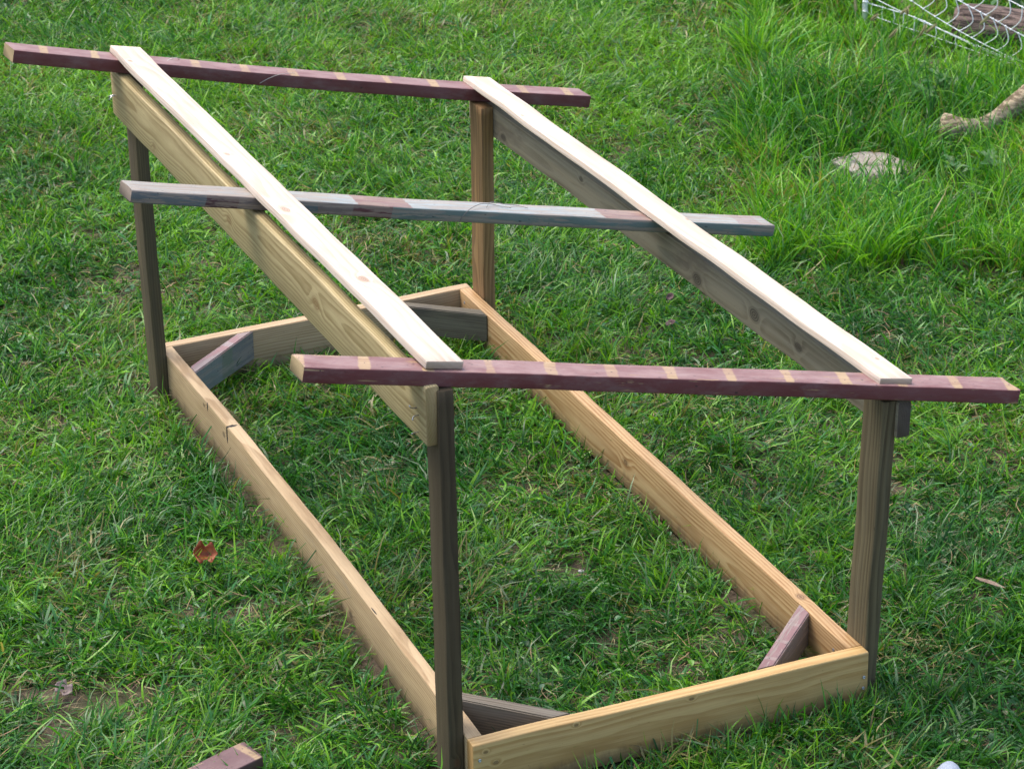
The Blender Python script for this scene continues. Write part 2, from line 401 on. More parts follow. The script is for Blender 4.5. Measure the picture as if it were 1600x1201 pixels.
N = NT('soil')
P = N.n('ShaderNodeTexCoord').outputs['Object']
n1 = N.noise(P, 9.0, 6.0, .65); n2 = N.noise(P, 70.0, 4.0, .7); n3 = N.noise(P, 2.2, 3.0)
c = N.mix(N.smooth(n2, .3, .7), (.045, .034, .022), (.115, .088, .062))
n4 = N.noise(P, 260.0, 2.0, .6)
c = N.mix(N.smooth(n4, .58, .72, 0, .8), c, (.20, .155, .11))
c = N.mix(N.smooth(n1, .42, .62, 0, .65), c, (.038, .048, .018))
soil = N.done(c, .9, .2, N.bump(N.math('ADD', n2, N.math('MULTIPLY', n1, 2.0)), .7, .012))
lawn = link('lawn_ground', np_mesh('lawn_ground', verts, quads=quads, smooth=True), soil)
tag(lawn, kind='structure')

# ------------------------------------------------------------------ timber frame
FRAME = empty('timber_frame', (0.48, 1.19, .035))
tag(FRAME, 'rectangular knocked-together timber frame with four posts standing on the lawn', 'timber frame')
W, LEN = .9671, 2.3738
NL = Vector((0, 0, .14)); NR = Vector((W, -.0161, .145)); FR = Vector((W - .0133, LEN, .2079)); FL = Vector((.0107, LEN, .1893))
T, H = .038, .140
def base_board(p, q, side, ext, mat, seed, crook=0.0, label=None):
    """p,q: inner top corners; side: +1 if body lies to the left of p->q; ext: overrun past both ends"""
    d = (q - p); Lb = d.length; d.normalize()
    horiz = Vector((-d.y, d.x, 0)).normalized() * side
    c = (p + q) / 2 + horiz * (T / 2); upv = d.cross(horiz) * side
    if upv.z < 0: upv = -upv
    c = c - upv * (H / 2)
    me = board_mesh('base_board', Lb + 2 * ext, T, H, .004, 40, seed, .0008, crook=crook)
    o = link('base_board', me, mat, FRAME, frame_mw(c, d, upv.cross(d)))
    if label: o['label'] = label
    return o
bb_left = base_board(NL, FL, 1, 0.0, tan_l, 31, -.017, 'pale tan base board with black split knots on its top edge')
bb_right = base_board(NR, FR, -1, 0.0, tan_r, 32, .0, 'orange tan base board with strong grain')
bb_near = base_board(NL, NR, -1, T, tan_n, 33, 0, 'yellow ochre end board with two screw heads')
bb_far = base_board(FL, FR, 1, T, tan_f, 34, 0, 'pinkish tan end board')

def brace(pa, pb, mat, seed, h=.089, drop=.002, label=None):
    """corner brace: plan quad given by inner pair pa (outer side, inner side) at one board and pb at the other"""
    A1, A2 = Vector(pa[0]), Vector(pa[1]); B1, B2 = Vector(pb[0]), Vector(pb[1])
    c = (A1 + A2 + B1 + B2) / 4
    xd = ((B1 + B2) - (A1 + A2)).normalized(); xd.z = 0; xd.normalize()
    Mw = frame_mw(c - Vector((0, 0, h / 2 + drop)), xd, Vector((0, 0, 1)).cross(xd))
    inv = Mw.inverted()
    bm = bmesh.new(); lo = []; hi = []
    for p in (A1, A2, B2, B1):
        l = inv @ p
        lo.append(bm.verts.new((l.x, l.y, -h / 2))); hi.append(bm.verts.new((l.x, l.y, l.z)))
    bm.faces.new(lo[::-1]); bm.faces.new(hi)
    for i in range(4): bm.faces.new((lo[i], lo[(i + 1) % 4], hi[(i + 1) % 4], hi[i]))
    bmesh.ops.recalc_face_normals(bm, faces=bm.faces)
    bmesh.ops.bevel(bm, geom=list(bm.edges), offset=.003, segments=2, affect='EDGES')
    me = bpy.data.meshes.new('corner_brace'); bm.to_mesh(me); bm.free()
    for p in me.polygons: p.use_smooth = True
    me.set_sharp_from_angle(angle=rad(40))
    o = link('corner_brace', me, mat, FRAME, Mw)
    if label: o['label'] = label
    return o
zt = lambda x, y: .14 + .005 / W * x + .0493 / LEN * y + .014 * (x / W) * (y / LEN)
def pt(x, y): return (x, y, zt(x, y))
brace([pt(.012, 2.165), pt(.014, 2.215)], [pt(.215, 2.374), pt(.268, 2.374)][::-1] if False else [pt(.268, 2.374), pt(.215, 2.374)], brace_fl, 41, label='slate and maroon painted corner brace')
brace([pt(.953, 2.155), pt(.953, 2.205)], [pt(.70, 2.374), pt(.75, 2.374)], brace_dark, 42, label='dark weathered corner brace')
brace([pt(.967, .222), pt(.967, .172)], [pt(.715, -.012), pt(.765, -.012)], brace_nr, 43, label='maroon corner brace with pale stripes and nail holes')
brace([pt(.0, .225), pt(.0, .178)], [pt(.232, -.002), pt(.178, -.002)], brace_nl, 44, label='grey topped corner brace with blackened face')

def post(c, d, ang, mat, seed, label):
    L = d[2] + .035
    R = Matrix.Rotation(ang[2], 3, 'Z') @ Matrix.Rotation(ang[1], 3, 'Y') @ Matrix.Rotation(ang[0], 3, 'X')
    cc = Vector(c) - R.col[2] * .0175
    me = board_mesh('post', L, d[0], d[1], .0035, 30, seed, .0007)
    o = link('post', me, mat, FRAME, member_mw(cc, ang, 'z')); o['label'] = label
    return o
post((-.0540, .0681, .5064), (.0375, .0875, 1.0131), (-.01927, .00059, -.05158), grey_lf, 51, 'dark grey-brown weathered post with a long seam')
post((1.0309, .0075, .4048), (.0389, .0903, .7995), (.01543, .02175, -.00512), grey_rf, 52, 'grey weathered post with ribbed grain')
post((-.0515, 2.3612, .5622), (.0375, .0888, 1.0266), (-.01005, -.01462, -.00992), grey_lb, 53, 'blackened post with a tan side face')
post((1.0151, 2.3222, .4459), (.0396, .0892, .7562), (-.01257, .00702, .00627), brown_rb, 54, 'warm brown weathered post')
hdrL_mw = member_mw((-.0885, 1.2288, .9783), (.02187, -.00943, .00228), 'y')
hl = link('header_beam', board_mesh('header_beam', 2.3711, .033, .1449, .006, 44, 55, .0009), treated, FRAME, hdrL_mw)
hl['label'] = 'yellow-green treated pine header with bent nails'
hdrR_mw = member_mw((1.0636, 1.207, .7652), (.00783, .0107, .0067), 'y')
hr = link('header_beam', board_mesh('header_beam', 2.520, .0357, .0921, .004, 44, 56, .0008), grey_hr, FRAME, hdrR_mw)
hr['label'] = 'grey weathered header with dark knots'

# fasteners (sub-parts)
def screw_mesh():
    bm = bmesh.new()
    ring = [(.0045, 0), (.0045, .0012), (.003, .002)]
    prev = None
    for r, z in ring:
        cur = [bm.verts.new((r * math.cos(t * math.pi / 5), r * math.sin(t * math.pi / 5), z)) for t in range(10)]
        if prev:
            for i in range(10): bm.faces.new((prev[i], prev[(i + 1) % 10], cur[(i + 1) % 10], cur[i]))
        prev = cur
    inner = [bm.verts.new((.0014 * math.cos(t * math.pi / 5), .0014 * math.sin(t * math.pi / 5), .0009)) for t in range(10)]
    for i in range(10): bm.faces.new((prev[i], prev[(i + 1) % 10], inner[(i + 1) % 10], inner[i]))
    bm.faces.new(inner)
    me = bpy.data.meshes.new('screw'); bm.to_mesh(me); bm.free(); me.materials.append(steel); return me
SCREW = screw_mesh()
def screw(parent, local, normal):
    pw = PINV[parent.name].inverted()
    nrm = (pw.to_3x3() @ Vector(normal)).normalized()
    M = nrm.to_track_quat('Z', 'Y').to_matrix().to_4x4(); M.translation = pw @ Vector(local)
    return link('screw', SCREW, None, parent, M)

def tube(name, pts, r, sides=6, closed=False):
    """swept tube through pts with radius r (number or list)"""
    pts = [Vector(p) for p in pts]; n = len(pts)
    V = []; Fc = []
    prevn = None
    for i, p in enumerate(pts):
        t = (pts[min(i + 1, n - 1)] - pts[max(i - 1, 0)]).normalized()
        nn = prevn - t * prevn.dot(t) if prevn is not None else t.orthogonal()
        if nn.length < 1e-6: nn = t.orthogonal()
        nn.normalize(); prevn = nn; bn = t.cross(nn)
        rr = r[i] if isinstance(r, (list, tuple)) else r
        for k in range(sides):
            a = 2 * math.pi * k / sides
            V.append(p + nn * (rr * math.cos(a)) + bn * (rr * math.sin(a)))
    for i in range(n - 1):
        for k in range(sides):
            a = i * sides + k; b = i * sides + (k + 1) % sides
            Fc.append((a, b, b + sides, a + sides))
    Fc.append(tuple(range(sides))[::-1]); Fc.append(tuple(range((n - 1) * sides, n * sides)))
    me = bpy.data.meshes.new(name); me.from_pydata([tuple(v) for v in V], [], Fc); me.update()
    for p in me.polygons: p.use_smooth = True
    return me

def nail(parent, local, bend, seed):
    """bent nail left standing proud of the header's outer face (local +Y)"""
    pw = PINV[parent.name].inverted()
    x, y, z = local
    pts = [pw @ Vector(q) for q in ((x, y - .004, z), (x, y + .007, z), (x + bend[0] * .4, y + .014, z + bend[1] * .4), (x + bend[0], y + .017, z + bend[1]))]
    c = sum(pts, Vector()) / 4
    me = tube('nail', [p - c for p in pts], [.0016, .0016, .0016, .0019], 6)
    return link('nail', me, steel, parent, Matrix.Translation(c))
for (lx, lz, b) in ((-1.132, .002, (-.004, .010)), (-1.142, -.012, (-.010, -.004)), (-1.139, -.055, (-.008, .003)),
                    (1.160, -.005, (.006, -.008)), (1.166, -.012, (-.004, -.008)), (1.150, -.003, (.009, -.004))):
    nail(hl, (lx, .0165, lz), b, 0)
hb = (W + 2 * T) / 2
screw(bb_near, (hb - .012, -T / 2 - .0005, .002), (0, -1, 0)); screw(bb_near, (hb - .013, -T / 2 - .0005, -.028), (0, -1, 0))
screw(bb_near, (-hb + .016, -T / 2 - .0005, .028), (0, -1, 0))
screw(bb_right, (-LEN / 2 + .055, T / 2 + .0005, .03), (0, 1, 0)); screw(bb_right, (LEN / 2 - .03, T / 2 + .0005, .04), (0, 1, 0))
screw(hr, (-1.19, .0357 / 2 + .0005, -.034), (0, 1, 0))

# ------------------------------------------------------------------ loose timber laid on top
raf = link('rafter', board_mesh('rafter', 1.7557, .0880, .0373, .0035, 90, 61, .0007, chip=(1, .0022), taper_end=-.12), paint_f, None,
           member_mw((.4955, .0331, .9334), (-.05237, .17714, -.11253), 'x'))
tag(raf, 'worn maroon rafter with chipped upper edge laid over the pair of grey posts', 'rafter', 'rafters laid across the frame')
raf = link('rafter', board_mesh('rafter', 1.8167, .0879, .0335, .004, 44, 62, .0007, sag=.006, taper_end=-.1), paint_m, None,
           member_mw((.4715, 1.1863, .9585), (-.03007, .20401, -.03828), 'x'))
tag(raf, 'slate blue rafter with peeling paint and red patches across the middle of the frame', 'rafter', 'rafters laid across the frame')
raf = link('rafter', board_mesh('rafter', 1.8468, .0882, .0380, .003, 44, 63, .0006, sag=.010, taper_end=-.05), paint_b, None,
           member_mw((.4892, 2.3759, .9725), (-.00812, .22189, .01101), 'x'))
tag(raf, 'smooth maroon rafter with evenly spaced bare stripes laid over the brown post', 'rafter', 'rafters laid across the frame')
pl = link('plank', board_mesh('plank', 2.3509, .0908, .0189, .0015, 44, 64, .0010), plank_m, None, member_mw((-.0537, 1.2364, 1.0921), (.02627, .20443, .01321), 'y'))
tag(pl, 'pale pine plank with round knots lying above the yellow-green header', 'plank', 'planks laid over the rafters')
pl = link('plank', board_mesh('plank', 2.4844, .0899, .0172, .0015, 44, 65, .0010), plank_m2, None, member_mw((1.0433, 1.1856, .8644), (.00418, .19774, .00025), 'y'))
tag(pl, 'pale pine plank lying above the grey weathered header', 'plank', 'planks laid over the rafters')

# offcut on the grass
oc = frame_mw((-.736, .204, .031), Vector((.94, .34, .01)), Vector((-.34, .94, 0)))
ofc = link('painted_board', board_mesh('painted_board', .58, .088, .038, .004, 24, 66, .0009, chip=(3, .0015), taper_end=.25), paint_o, None, oc)
tag(ofc, 'short maroon painted board lying alone on the grass', 'board')

# ------------------------------------------------------------------ grass
rng = np.random.default_rng(11)
FP = np.array([(-1.01, .55), (1.19, -.47), (4.46, 4.50), (.51, 6.39)])     # seen ground
def poly_dist(x, y):
    """signed distance to the seen ground (negative inside)"""
    d = np.full(x.shape, -1e9)
    for i in range(4):
        a = FP[i]; b = FP[(i + 1) % 4]; e = (b - a) / np.linalg.norm(b - a); nrm = np.array([e[1], -e[0]])
        d = np.maximum(d, (x - a[0]) * nrm[0] + (y - a[1]) * nrm[1])
    return d
def scatter(density, margin, extra=1.6):
    """uniform points; full density to `margin` outside the seen ground, thinning out to `extra`"""
    lo = FP.min(0) - extra; hi = FP.max(0) + extra
    n = int((hi - lo).prod() * density)
    p = rng.uniform(lo, hi, (n, 2)); d = poly_dist(p[:, 0], p[:, 1])
    pr = np.where(d < margin, 1.0, np.clip(.30 * (1 - (d - margin) / (extra - margin)), 0, 1))
    return p[rng.random(n) < pr]
BOARDS = [((-.042, -.042), (.004, LEN + .04)), ((W - .012, -.06), (W + .042, LEN + .04)), ((-.042, -.056), (W + .04, .004)), ((-.03, LEN - .004), (W + .03, LEN + .042)),
          ((-.08, .02), (-.03, .115)), ((1.0, -.045), (1.055, .055)), ((-.08, 2.315), (-.03, 2.41)), ((.99, 2.275), (1.04, 2.37))]
def off_boards(p, pad=0.0):
    ok = np.ones(len(p), bool)
    for a, b in BOARDS:
        ok &= ~((p[:, 0] > a[0] - pad) & (p[:, 0] < b[0] + pad) & (p[:, 1] > a[1] - pad) & (p[:, 1] < b[1] + pad))
    q = p - np.array([-.736, .204]); u = q @ np.array([.94, .34]); v = q @ np.array([-.34, .94])
    ok &= ~((np.abs(u) < .292) & (np.abs(v) < .048))
    q = p - np.array([1.005, -.430]); u = q @ np.array([-.558, -.830]); v = q @ np.array([.830, -.558])
    ok &= ~((u > -.01) & (u < .28) & (np.abs(v) < .05))
    return ok
SOIL = [(-.747, .756, .20, .10), (-.261, .982, .10, .065), (-.905, .624, .10, .06), (.691, 2.261, .05, .05), (.372, 3.248, .06, .05), (.60, .86, .06, .05), (1.1, 4.2, .08, .05), (.35, 2.75, .09, .05)]
def bare(p):
    m_ = np.zeros(len(p))
    w = (fbm(p[:, 0], p[:, 1], .09, 17) - .5) * .9
    for (x, y, rx, ry) in SOIL:
        q = p - (x, y); u = q @ np.array([.91, -.41]); v = q @ np.array([.41, .91])
        m_ = np.maximum(m_, 1.4 - np.sqrt((u / rx) ** 2 + (v / ry) ** 2) + w)
    return np.clip(m_, 0, 1)
TALL = np.array([(3.40, 5.3), (3.12, 4.45), (2.72, 3.75), (2.40, 3.25), (2.20, 2.75), (2.12, 2.42), (2.35, 2.15), (2.70, 1.93), (3.3, 1.45), (6, .5), (7, 7), (3.8, 7)])
def in_tall(p, wob=.14):
    w = (fbm(p[:, 0], p[:, 1], .35, 23) - .5) * wob * 2
    x = p[:, 0] + w; y = p[:, 1] + w; c = np.zeros(len(p), bool); j = len(TALL) - 1
    for i in range(len(TALL)):
        xi, yi = TALL[i]; xj, yj = TALL[j]
        c ^= ((yi > y) != (yj > y)) & (x < (xj - xi) * (y - yi) / (yj - yi + 1e-12) + xi); j = i
    return c

def blades(root, az, e0, bend, length, width, roll, col, seg=3, tipcol=None, taper=None, lift=0.002, curl=.7):
    """ribbon blades: root (n,2|3), azimuth, start elevation, total bend, ... -> verts, quads, tris, colours"""
    n = len(root)
    z0 = root[:, 2] if root.shape[1] > 2 else gheight(root[:, 0], root[:, 1]) - .004
    pos = np.stack([root[:, 0], root[:, 1], z0], -1)
    cur = rng.normal(0, curl, n)
    taper = taper or {3: (.75, 1.0, .72), 4: (.7, 1.0, .9, .55)}[seg]
    V = np.empty((n, 2 * seg + 1, 3)); C = np.empty((n, 2 * seg + 1, 3))
    gl = gheight(root[:, 0], root[:, 1]) + lift
    for k in range(seg + 1):
        f = k / seg; e = e0 - bend * f; a_ = az + cur * f
        hd = np.stack([np.cos(a_), np.sin(a_), np.zeros(n)], -1); sd_ = np.stack([-np.sin(a_), np.cos(a_), np.zeros(n)], -1)
        t = hd * np.cos(e)[:, None]; t[:, 2] = np.sin(e)
        nrm = np.cross(t, sd_)
        s = sd_ * np.cos(roll)[:, None] + nrm * np.sin(roll)[:, None]
        cc = col
        if k < seg:
            w = (width * taper[k] / 2)[:, None]
            V[:, 2 * k] = pos + s * w; V[:, 2 * k + 1] = pos - s * w
            C[:, 2 * k] = cc; C[:, 2 * k + 1] = cc
        else:
            V[:, 2 * k] = pos; C[:, 2 * k] = cc
        pos = pos + t * (length / seg)[:, None]
        if k >= 0: pos[:, 2] = np.maximum(pos[:, 2], gl)
    base = (np.arange(n) * (2 * seg + 1))[:, None]
    q = []
    for k in range(seg - 1): q.append(base + np.array([2 * k, 2 * k + 1, 2 * k + 3, 2 * k + 2]))
    Q = np.stack(q, 1).reshape(-1, 4)
    Tt = (base + np.array([2 * seg - 2, 2 * seg - 1, 2 * seg]))
    return V.reshape(-1, 3), Q, Tt, C.reshape(-1, 3)
def merge(parts):
    Vs, Qs, Ts, Cs = [], [], [], []; off = 0
    for V, Q, Tt, C in parts:
        Vs.append(V); Qs.append(Q + off); Ts.append(Tt + off); Cs.append(C); off += len(V)
    return np.concatenate(Vs), np.concatenate(Qs), np.concatenate(Ts), np.concatenate(Cs)

def mk_leaf(name, rough=.33, trans=.40, spec=.38):
    N = NT(name)
    at = N.n('ShaderNodeAttribute', attribute_name='Col').outputs['Color']
    p = N.n('ShaderNodeBsdfPrincipled'); N.put(p.inputs['Base Color'], at)
    p.inputs['Roughness'].default_value = rough; p.inputs['Specular IOR Level'].default_value = spec
    tr = N.n('ShaderNodeBsdfTranslucent'); N.put(tr.inputs[0], N.mix(1.0, at, (1.0, 1.0, .45), 'MULTIPLY'))
    mx = N.n('ShaderNodeMixShader'); mx.inputs[0].default_value = trans
    N.t.links.new(p.outputs[0], mx.inputs[1]); N.t.links.new(tr.outputs[0], mx.inputs[2])
    o = N.n('ShaderNodeOutputMaterial'); N.t.links.new(mx.outputs[0], o.inputs[0])
    return N.mat
grass_m = mk_leaf('grass_blade'); dry_m = mk_leaf('dry_blade', .7, .2, .2)

G_DARK = np.array((.011, .074, .006)); G_MID = np.array((.044, .205, .013)); G_LITE = np.array((.165, .365, .022)); G_BLUE = np.array((.045, .160, .040)); G_PALE = np.array((.150, .240, .110))
STRAW = np.array((.34, .27, .14))
def hues(n, x, y, bias=0.0):
    m_ = fbm(x, y, .55, 41) + (rng.random(n) - .5) * .75 + bias + np.clip((y - 1.7) * .065, -.13, .20)  # y ramp paints near shade and lit, drier far lawn into the hue
    a = np.clip(m_ * 1.6 - .3, 0, 1)[:, None]
    c = np.where(a < .5, G_DARK + (G_MID - G_DARK) * a * 2, G_MID + (G_LITE - G_MID) * (a * 2 - 1))
    b = (rng.random(n) < .18)[:, None]
    c = np.where(b, G_BLUE * (.8 + .6 * rng.random((n, 1))), c)
    dr = np.clip(fbm(x, y, .30, 77) * 1.4 - .74, .01, .22)
    c = np.where((rng.random(n) < dr)[:, None], STRAW * np.array((.75, .85, .6)) * (.5 + .6 * rng.random((n, 1))), c)
    pl_ = (rng.random(n) < .05)[:, None]
    c = np.where(pl_, G_PALE, c)
    return c * (.75 + .5 * rng.random((n, 1)))

parts = []
# fine tufted turf
cl = scatter(1200, .35)
cl = cl[~in_tall(cl)]
bz = bare(cl); dens = fbm(cl[:, 0], cl[:, 1], .22, 3)
cl = cl[(rng.random(len(cl)) > bz * 1.02) & (rng.random(len(cl)) < .55 + dens * .9)]
per = 13
k = np.repeat(np.arange(len(cl)), per)
root = cl[k] + rng.normal(0, .014, (len(k), 2))
flow = fbm(cl[:, 0], cl[:, 1], .5, 51) * 9.0
az = np.where(rng.random(len(k)) < .5, flow[k] + rng.normal(0, .7, len(k)), rng.uniform(0, 6.28, len(k)))
hgt = (.6 + .8 * fbm(root[:, 0], root[:, 1], .3, 61))
ok = off_boards(root, .012); root = root[ok]; az = az[ok]; hgt = hgt[ok]; n = len(root)
ln = rng.gamma(4.5, .0138, n) * hgt; ln = np.clip(ln, .02, .17)
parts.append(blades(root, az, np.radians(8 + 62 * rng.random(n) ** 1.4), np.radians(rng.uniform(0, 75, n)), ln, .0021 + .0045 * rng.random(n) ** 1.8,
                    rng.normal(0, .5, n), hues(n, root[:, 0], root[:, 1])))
# broader crab-grass blades, flatter and paler
cl = scatter(210, .3); cl = cl[~in_tall(cl)]; cl = cl[rng.random(len(cl)) > bare(cl)]
pz = fbm(cl[:, 0], cl[:, 1], .45, 71); cl = cl[rng.random(len(cl)) < np.clip(pz * 2.2 - .45, .1, 1)]
k = np.repeat(np.arange(len(cl)), 6); root = cl[k] + rng.normal(0, .008, (len(k), 2)); root = root[off_boards(root, .004)]; n = len(root)
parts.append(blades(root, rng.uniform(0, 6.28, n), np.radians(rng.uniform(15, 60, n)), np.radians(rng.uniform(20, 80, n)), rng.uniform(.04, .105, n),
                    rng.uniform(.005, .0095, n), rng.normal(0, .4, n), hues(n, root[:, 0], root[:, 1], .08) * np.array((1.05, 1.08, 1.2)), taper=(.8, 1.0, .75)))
# ragged upright tufts missed by the mower
cl = scatter(14, .3); cl = cl[~in_tall(cl)]; cl = cl[(rng.random(len(cl)) > bare(cl) * 2)]
edge = np.array([(x, -.10 - rng.random() * .12) for x in np.arange(.25, 1.3, .035)] + [(1.12 + rng.random() * .5, -.05 + rng.random() * .5) for _ in range(22)] + [(1.05 + rng.random() * .1, y) for y in np.arange(.2, 2.3, .12)] + [(-.07 - rng.random() * .05, y) for y in np.arange(.2, 2.2, .14)])
cl = np.concatenate([cl, edge])
k = np.repeat(np.arange(len(cl)), 18); root = cl[k] + rng.normal(0, .017, (len(k), 2)); root = root[off_boards(root, .006)]; n = len(root)
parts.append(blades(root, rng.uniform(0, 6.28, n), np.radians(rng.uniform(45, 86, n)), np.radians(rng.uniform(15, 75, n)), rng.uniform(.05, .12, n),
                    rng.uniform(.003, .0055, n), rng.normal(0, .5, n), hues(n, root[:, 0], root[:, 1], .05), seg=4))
V, Q, Tt, C = merge(parts)
g = link('mown_grass', np_mesh('mown_grass', V, Q, Tt, C), grass_m)
tag(g, 'short matted green lawn grass around the timber frame', 'grass', kind='stuff')

# dry clippings and straw lying in the turf
cl = scatter(1900, .3); cl = cl[~in_tall(cl)]
pz = fbm(cl[:, 0], cl[:, 1], .33, 81) + bare(cl) * .8
cl = cl[(rng.random(len(cl)) < np.clip(pz * 2.4 - .8, .06, 1)) & off_boards(cl, .01)]; n = len(cl)
col = STRAW * rng.uniform(.35, 1.1, (n, 1)) * (1 + rng.normal(0, .08, (n, 3)))
root = np.concatenate([cl, (gheight(cl[:, 0], cl[:, 1]) + rng.uniform(.0, .022, n))[:, None]], 1)
V, Q, Tt, C = blades(root, rng.uniform(0, 6.28, n), np.radians(rng.uniform(-8, 25, n)), np.radians(rng.uniform(-10, 45, n)), rng.uniform(.02, .085, n), rng.uniform(.0012, .0032, n), rng.normal(0, .6, n), col)
g = link('dry_grass', np_mesh('dry_grass', V, Q, Tt, C), dry_m)
tag(g, 'dry straw-coloured grass clippings scattered through the lawn', 'grass', kind='stuff')

# tall unmown grass by the fence
parts = []
cl = scatter(900, .3); cl = cl[in_tall(cl)]
dn = fbm(cl[:, 0], cl[:, 1], .25, 91); cl = cl[rng.random(len(cl)) < .45 + dn]
st = np.hypot((cl[:, 0] - 2.83) / .11, (cl[:, 1] - 3.0) / .075) > 1.0
cl = cl[st]
k = np.repeat(np.arange(len(cl)), 11); root = cl[k] + rng.normal(0, .016, (len(k), 2)); n = len(root)
hh = (.70 + 1.5 * fbm(root[:, 0], root[:, 1], .30, 93) ** 1.3)
hh *= np.where(np.hypot(root[:, 0] - 2.74, root[:, 1] - 2.80) < .22, .62, 1.0) * np.where(np.hypot((root[:, 0] - 3.3) / .3, (root[:, 1] - 3.0) / .14) < 1, .72, 1.0)
ln = rng.gamma(6, .019, n) * hh * np.where(np.hypot(root[:, 0] - 3.65, root[:, 1] - 4.0) < .6, .60, 1.0)
br = np.array((1.1, 1.15, .8))
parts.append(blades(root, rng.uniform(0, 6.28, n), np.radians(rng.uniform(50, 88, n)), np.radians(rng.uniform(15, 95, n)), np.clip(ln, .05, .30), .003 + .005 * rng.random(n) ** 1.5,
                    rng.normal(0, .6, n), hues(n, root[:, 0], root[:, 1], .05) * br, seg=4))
cl = scatter(170, .3); cl = cl[in_tall(cl + .10, .5) & ~in_tall(cl, .14)]
k = np.repeat(np.arange(len(cl)), 10); root = cl[k] + rng.normal(0, .018, (len(k), 2)); n = len(root)
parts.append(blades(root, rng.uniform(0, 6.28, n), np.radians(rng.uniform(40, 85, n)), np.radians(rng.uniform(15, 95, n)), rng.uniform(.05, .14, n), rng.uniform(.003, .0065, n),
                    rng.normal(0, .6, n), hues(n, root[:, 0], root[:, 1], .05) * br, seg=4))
cl = scatter(60, .3); cl = cl[in_tall(cl)]; n = len(cl)                      # dead stems among the green
parts.append(blades(cl, rng.uniform(0, 6.28, n), np.radians(rng.uniform(35, 85, n)), np.radians(rng.uniform(0, 60, n)), rng.uniform(.08, .24, n), rng.uniform(.002, .004, n),
                    rng.normal(0, .6, n), STRAW * rng.uniform(.6, 1.1, (n, 1)), seg=4))
V, Q, Tt, C = merge(parts)
g = link('tall_grass', np_mesh('tall_grass', V, Q, Tt, C), grass_m)
tag(g, 'long bright green unmown grass growing below the white net fence', 'grass', kind='stuff')

# low broad-leaved weeds and clover between the blades
def leaflets(root, az, tilt, size, asp, col):
    n = len(root)
    prof = [(0, 0), (.28, .42), (.62, .5), (.9, .28), (1, 0), (.9, -.28), (.62, -.5), (.28, -.42)]
    hd = np.stack([np.cos(az) * np.cos(tilt), np.sin(az) * np.cos(tilt), np.sin(tilt)], -1); sd_ = np.stack([-np.sin(az), np.cos(az), np.zeros(n)], -1)
    nm = np.cross(hd, sd_)
    V = np.empty((n, 9, 3))
    for i, (u, v) in enumerate(prof):
        V[:, i] = root + hd * (u * size)[:, None] + sd_ * (v * size * asp)[:, None] + nm * ((abs(v) * .35 - u * u * .25) * size)[:, None]
    V[:, 8] = root + hd * (.55 * size)[:, None] - nm * (.08 * size)[:, None]
    b = (np.arange(n) * 9)[:, None]
    Tt = np.stack([b + np.array([8, i, (i + 1) % 8]) for i in range(8)], 1).reshape(-1, 3)
    return V.reshape(-1, 3), Tt, np.repeat(col, 9, 0)
cl = scatter(85, .3); pz = fbm(cl[:, 0], cl[:, 1], .4, 95)
cl = cl[(rng.random(len(cl)) < np.clip(pz * 3 - 1.05, .05, 1)) & ~in_tall(cl)]
k = np.repeat(np.arange(len(cl)), 4); p2 = cl[k] + rng.normal(0, .012, (len(k), 2)); p2 = p2[off_boards(p2, .012)]; n = len(p2)
r3 = np.concatenate([p2, (gheight(p2[:, 0], p2[:, 1]) + rng.uniform(.008, .035, n))[:, None]], 1)
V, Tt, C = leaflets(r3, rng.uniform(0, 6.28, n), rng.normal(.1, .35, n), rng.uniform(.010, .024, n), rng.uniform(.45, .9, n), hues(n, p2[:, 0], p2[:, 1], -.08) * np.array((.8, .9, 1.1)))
g = link('clover_leaves', np_mesh('clover_leaves', V, None, Tt, C, True), grass_m)
tag(g, 'small round weed and clover leaves between the grass blades', 'ground cover', kind='stuff')

# ------------------------------------------------------------------ net fence, log, branch, stone
def smooth_path(pts, sub=4):
    pts = [Vector(p) for p in pts]; out = []
    for i in range(len(pts) - 1):
        p0 = pts[max(i - 1, 0)]; p1 = pts[i]; p2 = pts[i + 1]; p3 = pts[min(i + 2, len(pts) - 1)]
        for j in range(sub):
            t = j / sub
            out.append(.5 * ((2 * p1) + (p2 - p0) * t + (2 * p0 - 5 * p1 + 4 * p2 - p3) * t * t + (3 * p1 - p0 - 3 * p2 + p3) * t ** 3))
    out.append(pts[-1]); return out
white_pl = mk_plain('white_plastic', (.86, .87, .88), .4, 0, 90, .15)
twine_m = mk_plain('white_twine', (.85, .86, .87), .6, 0, 400, .2)
FX = Vector((3.584, 4.349, .149))
FENCE = empty('net_fence', FX); tag(FENCE, 'sagging white plastic net fence on a white post above the long grass', 'fence')
me = tube('fence_post', [(0, 0, -.06), (0, 0, .25), (-.004, .01, .65), (-.01, .024, .95)], [.0115, .0115, .011, .0105], 12)
fpst = link('fence_post', me, white_pl, FENCE, Matrix.Translation(FX))
for hz_ in (.03, .085, .125, .16, .24, .345, .48):                           # strand clips on the post
    me = tube('clip', [(-.013, -.004, hz_), (-.017, -.012, hz_ + .003), (-.008, -.019, hz_), (.004, -.016, hz_ - .002)], .0034, 6)
    link('clip', me, white_pl, fpst, Matrix.Translation(FX))
